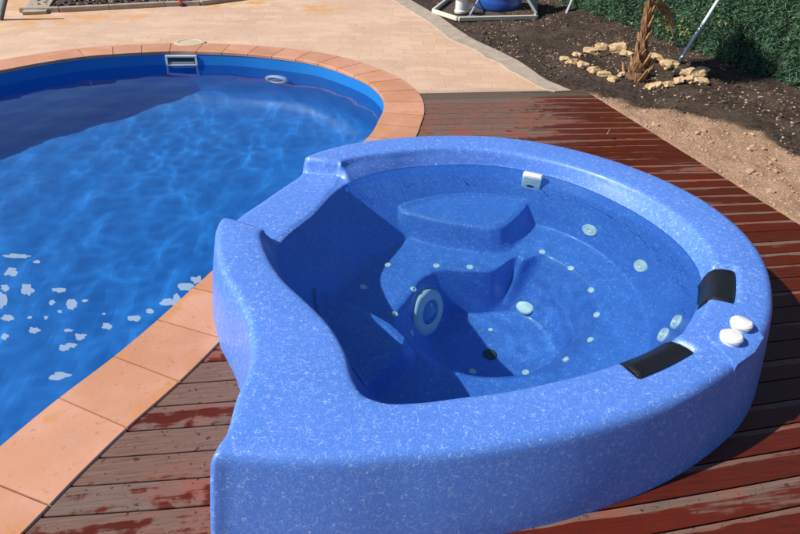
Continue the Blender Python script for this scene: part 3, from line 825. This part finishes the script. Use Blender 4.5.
# ================================================================== PALM
def palm():
    b=G(637,78,.0); X,Y=b.x,b.y
    root=empty('palm_tree',(X,Y,0),'small palm with a shaggy brown trunk beside the green hedge','palm tree')
    top=ray(650,0); t=(Y+.04)/top.y; T=Vector((top.x*t,top.y*t,H+top.z*t))
    P0=Vector((X,Y,-.05)); ax=[P0.lerp(T,k/10) for k in range(12)]
    rad=[.12,.095,.068,.055,.048,.043,.040,.037,.034,.03,.026,.02]
    mb=MB(); n=20; vs=[];fs=[]
    for i in range(len(ax)*4-3):
        q=i/4; a=int(q); fr=q-a; p=ax[a].lerp(ax[min(a+1,len(ax)-1)],fr); r=rad[a]*(1-fr)+rad[min(a+1,len(rad)-1)]*fr
        for k in range(n):
            an=2*PI*k/n; rr=r*(1+.25*noise.noise(Vector((an*1.6,i*.6,0))))
            vs.append(p+Vector((math.cos(an)*rr,math.sin(an)*rr,0)))
    m=len(ax)*4-3
    for i in range(m-1):
        for k in range(n): fs.append((i*n+k,i*n+(k+1)%n,(i+1)*n+(k+1)%n,(i+1)*n+k))
    mb.add(vs,fs); mb.build('trunk','bark',root,True)
    # old leaf bases clasping the trunk
    mb=MB()
    for k in range(46):
        q=.3+k/46*9.6; a=int(q); fr=q-a; p=ax[a].lerp(ax[a+1],fr); r=rad[a]; an=k*2.4
        d=Vector((math.cos(an),math.sin(an),0)); s=d.cross(Vector((0,0,1))); w=.034*(1-q/16); h=random.uniform(.07,.13)
        d=(d+Vector((random.uniform(-.3,.3),random.uniform(-.3,.3),0))).normalized(); v=[p+d*r*.8-s*w,p+d*r*.8+s*w,p+d*(r*1.15)+s*w*.6+Vector((0,0,h*.55)),p+d*(r*1.3)+Vector((0,0,h)),p+d*(r*1.15)-s*w*.6+Vector((0,0,h*.55))]
        v2=[u-d*.012 for u in v]
        mb.add(v+v2,[(0,1,2,3,4),(9,8,7,6,5)]+[(i,(i+1)%5,(i+1)%5+5,i+5) for i in range(5)])
    mb.build('leaf_bases','fibre',root)
    mb=MB()
    for k in range(260):
        q=random.uniform(0,9.8); a=int(q); p=ax[a].lerp(ax[a+1],q-a); r=rad[a]; an=random.uniform(0,6.3); d=Vector((math.cos(an),math.sin(an),0)); s=d.cross(Vector((0,0,1)))*.003
        e=p+d*(r*random.uniform(1.1,1.7))+Vector((random.uniform(-.03,.03),random.uniform(-.03,.03),random.uniform(-.10,.10)))
        mb.add([p+d*r*.9-s,p+d*r*.9+s,e],[(0,1,2)])
    mb.build('fibres','fibre',root)
    # fronds
    def frond(an,el,L,mat,name,droop,nl=34,lw=.012):
        mb=MB(); pts=[];d=Vector((math.cos(an),math.sin(an),0))
        for i in range(13):
            t=i/12; pts.append(T+Vector((0,0,-.02))+d*(L*t*math.cos(el)*(1-.15*t))+Vector((0,0,L*t*math.sin(el)-droop*L*t*t)))
        mb.tube(pts,[.012*(1-.8*i/12)+.002 for i in range(13)],6)
        s=d.cross(Vector((0,0,1)))
        for i in range(nl):
            t=.22+.78*i/nl; q=t*12; a=min(11,int(q)); p=pts[a].lerp(pts[a+1],q-a); ll=L*.42*math.sin(PI*min(1,t*.9+.12))
            for sg in (-1,1):
                e=p+(s*sg*.8+d*.55).normalized()*ll+Vector((0,0,-ll*.35+random.uniform(-.02,.02)))
                w=Vector((0,0,lw)); w2=d*lw
                mb.add([p-w2,p+w2,p.lerp(e,.5)+w2*.9,e,p.lerp(e,.5)-w2*.9],[(0,1,2,3,4)])
        mb.build(name,mat,root)
    for k in range(9): frond(k*.7+.3,R(random.uniform(58,76)),random.uniform(.7,1.0),'frond','frond',.22)
    # dry hanging fronds at the right side, seen at the top of the picture
    for an,el,dr in ((-.1,R(10),1.0),(-.6,R(25),1.1),(.3,R(5),1.0)): frond(an,el,.33,'fibre','dry_frond',dr,14,.006)
palm()
# ================================================================== HEDGE FENCE
HA=G(800,92).xy; HB=G(602,18.5).xy
hd=(HB-HA).normalized(); hn=Vector((-hd.y,hd.x))   # faces the pool
if hn.x>0: hn=-hn
def hedge():
    A=HA-hd*5.5; Bq=HA+hd*8.5; Hh=1.75
    root=empty('hedge_fence',(A.x,A.y,0),'tall dark green artificial hedge fence behind the palm','fence')
    mb=MB(); L=(Bq-A).length; mid=(A+Bq)/2; ang=math.atan2(hd.y,hd.x); rot=Matrix.Rotation(ang,3,'Z')
    mb.box((mid.x-hn.x*.05,mid.y-hn.y*.05,Hh/2),(L,.012,Hh),rot); mb.build('backing_net','net',root)
    for k in range(6):
        p=A+hd*(.4+k*2.6)-hn*.09; MB().tube([(p.x,p.y,-.1),(p.x,p.y,Hh+.05)],.024,12).build('post','galv',root,True)
    vs=[];fs=[];rn=[]
    def blade(p,d,w,l,r):
        s=d.cross(Vector((random.uniform(-1,1),random.uniform(-1,1),random.uniform(-1,1)))).normalized()*w
        b=len(vs); vs.extend([p-s,p+s,p+d*l]); rn.extend([r]*3); fs.append((b,b+1,b+2))
    for i in range(105000):
        # dense where the photo looks, thinner beyond
        if i<62000: u=HA-hd*.9+hd*random.uniform(0,6.6); z=random.uniform(0,1.1)
        else: u=A+hd*random.uniform(0,L); z=random.uniform(0,Hh)
        dep=.035*noise.noise(Vector((u.x*4,u.y*4,z*4)))+.03*noise.noise(Vector((u.x*11,u.y*11,z*11)))+random.uniform(-.04,.03)
        seam=abs(((u-HA).dot(hd)+.0)%1.0-.32)
        if seam<.03: dep-=.05
        p=Vector((u.x+hn.x*dep,u.y+hn.y*dep,z))
        d=Vector((hn.x*random.uniform(.1,1)+random.uniform(-.8,.8),hn.y*random.uniform(.1,1)+random.uniform(-.8,.8),random.uniform(-.9,.9))).normalized()
        cl=noise.noise(Vector((u.x*3,u.y*3,z*3+9)))*.5+.45
        blade(p,d,random.uniform(.003,.006),random.uniform(.03,.06),max(0,min(.92,cl*.7+random.uniform(0,.4))))
    for i in range(900):   # odd yellowing leaves in patches
        u=HA-hd*.9+hd*random.uniform(0,3.5); z=random.uniform(0,.8)
        if noise.noise(Vector((u.x*2.5,u.y*2.5,z*2.5+3)))<.18: continue
        p=Vector((u.x+hn.x*.04,u.y+hn.y*.04,z)); d=Vector((random.uniform(-1,1),random.uniform(-1,1),random.uniform(-1,1))).normalized()
        blade(p,d,.014,.035,.98)
    me=mesh('foliage',vs,fs,attrs={'rnd':rn}); o=link('foliage',me,'leaf'); o.parent=root; o.location=-root.location
hedge()
# leaning braces
def brace(px,py,tx,ty,q,label):
    b=G(px,py,0); d=ray(tx,ty); m=CAM+d*q; e=m+(m-b)*.55
    b2=b-(m-b).normalized()*.05
    root=empty('brace_pole',(b.x,b.y,0),label,'pole','galvanised poles bracing the hedge fence')
    MB().tube([b2,e],.017,14).build('tube','galv',root,True)
    MB().box(e+(m-b).normalized()*.012,(.05,.05,.03),None,.005).build('bracket','galv',root)
d=ray(718,0); brace(677,65,718,0,3.93/d.x,'long galvanised pole leaning on the hedge beside the palm')
d=ray(572,0); brace(566,14,572,0,8.05/d.y,'galvanised pole foot by the blue filter tank at the hedge')
# ================================================================== POOL THINGS
def wallpt(px,py,z):
    p=G(px,py,z); P=offset(pin,.004); i=min(range(len(P)),key=lambda k:(P[k]-p.xy).length)
    t=(P[(i+5)%len(P)]-P[(i-5)%len(P)]).normalized(); n=Vector((-t.y,t.x)); return P[i],n,t
q,n2,t2=wallpt(185,58,-.09)
root=empty('pool_skimmer',(q.x,q.y,-.1),'white framed skimmer opening in the far wall of the pool','skimmer')
m=frame((q.x+n2.x*.012,q.y+n2.y*.012,-.079),(n2.x,n2.y,0))
w,hh,b=.285,.105,.020
mb=MB()
for c,s in (((0,hh/2-b/2,0),(w,b,.03)),((0,-hh/2+b/2,0),(w,b,.03)),((-w/2+b/2,0,0),(b,hh-2*b-.002,.03)),((w/2-b/2,0,0),(b,hh-2*b-.002,.03))): mb.box(c,s,None,.004)
mb.v=[m@v for v in mb.v]; mb.build('frame','white',root)
mb=MB().box((0,0,-.002),(w-2*b+.004,hh-2*b+.004,.016)); mb.v=[m@v for v in mb.v]; mb.build('opening','dark',root)
mb=MB().box((0,-.02,.008),(w-2*b-.02,.025,.005),None,.002); mb.v=[m@v for v in mb.v]; mb.build('weir_flap','greyplast',root)
q,n2,t2=wallpt(277,80,-.2)
root=empty('pool_light',(q.x,q.y,-.42),'round white light below the water on the far pool wall','light')
mm=frame((q.x,q.y,-.38),(n2.x,n2.y,0))
MB().lathe([(.13,-.02),(.13,.03),(.115,.045),(.09,.05),(.08,.035)],36,mm,sx=.9,sy=.75).build('rim','jet',root,True)
MB().lathe([(.082,.03),(.05,.045),(.002,.05)],30,mm,sx=.9,sy=.75).build('lens','greyplast',root,True)
p=G(190,43,.0)
o=MB().lathe([(.15,-.02),(.15,.010),(.145,.016),(.11,.018),(.105,.014),(.02,.014),(.001,.016)],40,Matrix.Translation((p.x,p.y,-.004)),sx=1,sy=.9).build('skimmer_lid','lid',None,True)
tag(o,'round beige lid set in the coping above the skimmer','lid')
# pale shapes laid on the near water as stand-in highlights of reflected light
def glint_patches():
    m=M['glint_patches']; t=m.node_tree; o=[n for n in t.nodes if n.type=='OUTPUT_MATERIAL'][0]; b=[n for n in t.nodes if n.type=='BSDF_PRINCIPLED'][0]
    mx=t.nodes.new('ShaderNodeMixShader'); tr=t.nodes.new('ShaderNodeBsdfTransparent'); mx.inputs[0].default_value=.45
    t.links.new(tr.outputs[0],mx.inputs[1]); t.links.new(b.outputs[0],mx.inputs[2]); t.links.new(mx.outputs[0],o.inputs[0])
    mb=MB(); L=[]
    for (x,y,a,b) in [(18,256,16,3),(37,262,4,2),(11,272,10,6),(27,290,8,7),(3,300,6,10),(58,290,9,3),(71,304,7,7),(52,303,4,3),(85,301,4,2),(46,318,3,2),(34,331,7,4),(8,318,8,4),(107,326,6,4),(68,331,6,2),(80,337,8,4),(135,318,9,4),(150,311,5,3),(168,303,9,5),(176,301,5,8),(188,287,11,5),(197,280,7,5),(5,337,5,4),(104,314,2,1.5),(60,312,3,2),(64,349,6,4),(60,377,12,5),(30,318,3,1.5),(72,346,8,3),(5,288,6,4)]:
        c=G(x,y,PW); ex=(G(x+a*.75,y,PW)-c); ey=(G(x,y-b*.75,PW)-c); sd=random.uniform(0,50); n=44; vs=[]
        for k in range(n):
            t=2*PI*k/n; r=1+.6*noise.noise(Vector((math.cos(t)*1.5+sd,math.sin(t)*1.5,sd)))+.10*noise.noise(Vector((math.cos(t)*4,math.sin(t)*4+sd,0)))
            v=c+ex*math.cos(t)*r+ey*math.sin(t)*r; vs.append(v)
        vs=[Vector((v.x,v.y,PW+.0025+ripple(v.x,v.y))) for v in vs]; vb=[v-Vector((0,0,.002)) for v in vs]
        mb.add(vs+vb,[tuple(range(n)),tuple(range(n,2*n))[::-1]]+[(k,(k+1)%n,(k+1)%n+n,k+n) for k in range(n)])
    o=mb.build('pool_painted_glints','glint_patches'); tag(o,'pale added patches standing in for bright reflections on the near pool water',None,None,'stuff')
glint_patches()
# ================================================================== FILTER CORNER
def filters():
    A,B,Cc,Dd,Ee=[G(x,y,.05) for x,y in ((433,9),(458,17),(537,15),(531,-6),(450,-4))]
    root=empty('filter_enclosure',((A.x+Cc.x)/2,(A.y+Cc.y)/2,0),'open cream framed filter box sunk in the soil beyond the patio','box')
    P=[A,B,Cc,Dd,Ee]; mb=MB()
    for i in range(5):
        a=P[i];b=P[(i+1)%5]; d=(b-a); L=d.length; m=(a+b)/2; mb.box((m.x,m.y,.03),(L-.012,.035,.05),Matrix.Rotation(math.atan2(d.y,d.x),3,'Z'),.01)
    mb.build('rim','tray',root)
    fl=[Vector((p.x,p.y,-.0)) for p in P]; MB().add(fl+[v-Vector((0,0,.03)) for v in fl],[(0,1,2,3,4),(9,8,7,6,5)]+[(i,(i+1)%5,(i+1)%5+5,i+5) for i in range(5)]).build('floor','clod',root)
    # raised lid
    a=G(535,14,.06); vs=[a,a+Vector((.2,.55,.0)),a+Vector((.12,.62,.5)),a+Vector((-.26,.1,.34))]; b=vs[1]; up=vs[3]-a; nn=(b-a).cross(up).normalized()*.03
    MB().add(vs+[v+nn for v in vs],[(0,1,2,3),(7,6,5,4),(0,4,5,1),(1,5,6,2),(2,6,7,3),(3,7,4,0)]).build('lid','greyplast',root)
    c=G(503,13,.0); c=Vector((c.x+.03,c.y+.30,.012))
    t=empty('filter_tank',c,'round blue filter tank standing inside the cream frame','tank')
    MB().lathe([(.27,0),(.285,.03),(.285,.10),(.278,.13),(.283,.16),(.27,.30),(.22,.42),(.13,.50),(.10,.52),(.02,.53)],40,Matrix.Translation(c)).build('tank_body','bluetank',t,True,50)
    MB().lathe([(.10,.52),(.11,.60),(.06,.66),(.01,.67)],24,Matrix.Translation(c)).build('valve_head','black',t,True)
    MB().lathe([(.2855,.155),(.2885,.16),(.2885,.168),(.284,.172)],40,Matrix.Translation(c)).build('band','greyplast',t,True)
    c=G(463,16,.0); c=Vector((c.x,c.y+.12,.012))
    t=empty('pump_housing',c,'small white plastic pump housing beside the blue tank','pump')
    MB().lathe([(.075,0),(.08,.01),(.08,.03),(.07,.04),(.07,.15),(.085,.16),(.085,.20),(.07,.215),(.01,.22)],28,Matrix.Translation(c)).build('pump_body','white',t,True,40)
    MB().tube([c+Vector((.09,0,.06)),c+Vector((.14,-.02,.07)),c+Vector((.18,0,.03))],.03,14).build('port','white',t,True)
    pp=[G(470,15,.05),CAM+ray(478,0)*(8.1/ray(478,0).y)]
    d=pp[1]-pp[0]; o=MB().tube([pp[0],pp[0]+d*.5+Vector((.01,0,.02)),pp[1],pp[1]+d*.7],.012,10).build('suction_hose','galv',None,True); tag(o,'thin grey pipe rising beside the white pump housing','pipe')
filters()
# ================================================================== TOP LEFT CORNER
def topleft():
    K=[G(20,12),G(60,11.5),G(110,9),(G(165,6)),(G(200,5)),(G(262,-3))]
    kb=MB(); up=.05
    for i in range(len(K)-1):
        a,b=K[i],K[i+1]; d=b-a; m=(a+b)/2; kb.box((m.x,m.y,.02),(d.length-.004,.07,.06),Matrix.Rotation(math.atan2(d.y,d.x),3,'Z'),.008)
    o=kb.build('bed_edging','conc'); tag(o,'low grey concrete edging of the planting bed behind the pool','edging')
    bed=[(p.x,p.y+.06) for p in K]+[(K[-1].x+.5,K[-1].y+3),(K[0].x+.9,K[0].y+3)]
    n=len(bed); vs=[(x,y,.03) for x,y in bed]+[(x,y,-.05) for x,y in bed]
    o=MB().add(vs,[tuple(range(n))]+[(i,(i+1)%n,(i+1)%n+n,i+n) for i in range(n)]).build('planting_bed_soil','clod'); tag(o,kind='structure')
    mb=MB()
    for i in range(900):
        x=random.uniform(-3,-.6);y=random.uniform(8.1,10)
        if not inside(bed,x,y): continue
        rockmesh(mb,(x,y,.04),random.uniform(.012,.045),.6,1)
    tag(mb.build('bed_mulch','clod'),kind='stuff')
    mb=MB()
    for i in range(500):
        x=random.uniform(-3,-.6);y=random.uniform(8.1,10)
        if not inside(bed,x,y): continue
        rockmesh(mb,(x,y,.05),random.uniform(.006,.02),.6,1)
    tag(mb.build('bed_chippings','peb'),kind='stuff')
    vs=[];fs=[];rn=[]
    for c in range(34):
        x=random.uniform(-2.4,-.8);y=random.uniform(8.75,9.9)
        if not inside(bed,x,y): continue
        for k in range(26):
            an=random.uniform(0,6.3); d=Vector((math.cos(an)*.6,math.sin(an)*.6,random.uniform(.4,1))); l=random.uniform(.05,.14); s=Vector((-math.sin(an),math.cos(an),0))*.007
            p=Vector((x+random.uniform(-.06,.06),y+random.uniform(-.06,.06),.03)); b=len(vs); vs+= [p-s,p+s,p+d*l]; fs.append((b,b+1,b+2)); rn+=[random.random()*.9]*3
    me=mesh('bed_weeds',vs,fs,attrs={'rnd':rn}); tag(link('bed_weeds',me,'leaf'),kind='stuff')
    # grey slab ramping at the bed's corner
    a=G(22,12,.03);b=G(46,11,.03);c=G(60,-6,.03);d=G(38,-6,.03)
    vs=[a,b,c+Vector((0,0,.05)),d+Vector((0,0,.05))]; o=MB().add(vs+[Vector((v.x,v.y,-.02)) for v in vs],[(0,1,2,3),(0,4,5,1),(1,5,6,2),(2,6,7,3),(3,7,4,0)]).build('corner_slab','conc'); tag(o,'dark grey triangular concrete slab at the corner of the planting bed','slab')
    b=G(183,6,0); r=empty('red_stand',(b.x,b.y,0),'thin red metal leg standing at the planting bed edge','stand')
    d=ray(172,-14); e=CAM+d*((b.y+.05)/d.y)
    MB().tube([b,e],.022,10).build('leg','red',r,True)
    MB().lathe([(.035,0),(.035,.02),(.02,.03)],14,Matrix.Translation((b.x,b.y,0))).build('foot','black',r,True)
    # pale green board in a grey frame, only its lower corner in view
    b=G(1,20,0); r=empty('display_board',(b.x,b.y,0),'pale green board in a dark grey frame at the far left edge','board')
    d=ray(5.5,0); e=CAM+d*((b.y+.02)/d.y); v=(e-b).normalized()
    MB().tube([b,b+v*.42],.02,10).build('leg','grey',r,True)
    l=Vector((-.9,-.05,0)); p=b+v*.08+Vector((-.03,0,0)); q=b+v*.40+Vector((-.03,0,0)); vs=[p,p+l,q+l,q]; n=Vector((0,.02,0))
    MB().add(vs+[k+n for k in vs],[(0,1,2,3),(7,6,5,4),(0,4,5,1),(1,5,6,2),(2,6,7,3),(3,7,4,0)]).build('panel','mint',r)
    MB().tube([b+l,b+l+v*.42],.02,10).build('leg','grey',r,True)
topleft()
# ================================================================== LIGHT, SKY, CAMERA
EL=R(42); AZ=R(5)            # the sun's rays travel towards +X
w=D.worlds.new('World'); SC.world=w; w.use_nodes=True; nt=w.node_tree
sk=nt.nodes.new('ShaderNodeTexSky'); sk.sky_type='NISHITA'; sk.sun_disc=False; sk.sun_elevation=EL; sk.sun_rotation=R(-81); sk.air_density=1; sk.dust_density=.15; sk.ozone_density=2.5
bg=nt.nodes['Background']; bg.inputs[1].default_value=.085; nt.links.new(sk.outputs[0],bg.inputs[0])
sl=D.lights.new('sun','SUN'); sl.energy=4.7; sl.angle=R(.53); sl.color=(1,.94,.85)
so=D.objects.new('sun',sl); COL.objects.link(so)
dv=Vector((math.cos(EL)*math.cos(AZ),math.cos(EL)*math.sin(AZ),-math.sin(EL))); so.rotation_euler=dv.to_track_quat('-Z','Y').to_euler(); so.location=(-6,4,5)
sl.cycles.is_caustics_light=True
for o in [shell]+[o for o in D.objects if o.type=='MESH' and (o.parent==SPA or (o.parent and o.parent.parent==SPA) or (o.parent and o.parent.name=='pool_light'))]: o.cycles.is_caustics_receiver=True
swater.cycles.is_caustics_caster=True
pwater.cycles.is_caustics_caster=True
cd=D.cameras.new('camera'); cd.sensor_fit='HORIZONTAL'; cd.sensor_width=36; cd.lens=36*F/800; cd.clip_start=.05; cd.clip_end=1500
co=D.objects.new('camera',cd); COL.objects.link(co); co.location=CAM
zx=AX.normalized(); zy=AY.normalized(); zz=-A0.normalized()
mt=Matrix((zx,zy,zz)).transposed().to_4x4(); mt.translation=CAM; co.matrix_world=mt
SC.camera=co
SC.view_settings.view_transform='Standard'; SC.view_settings.look='None'; SC.view_settings.exposure=.35; SC.view_settings.gamma=1; SC.view_settings.use_curve_mapping=False
SC.cycles.max_bounces=8; SC.cycles.transparent_max_bounces=12
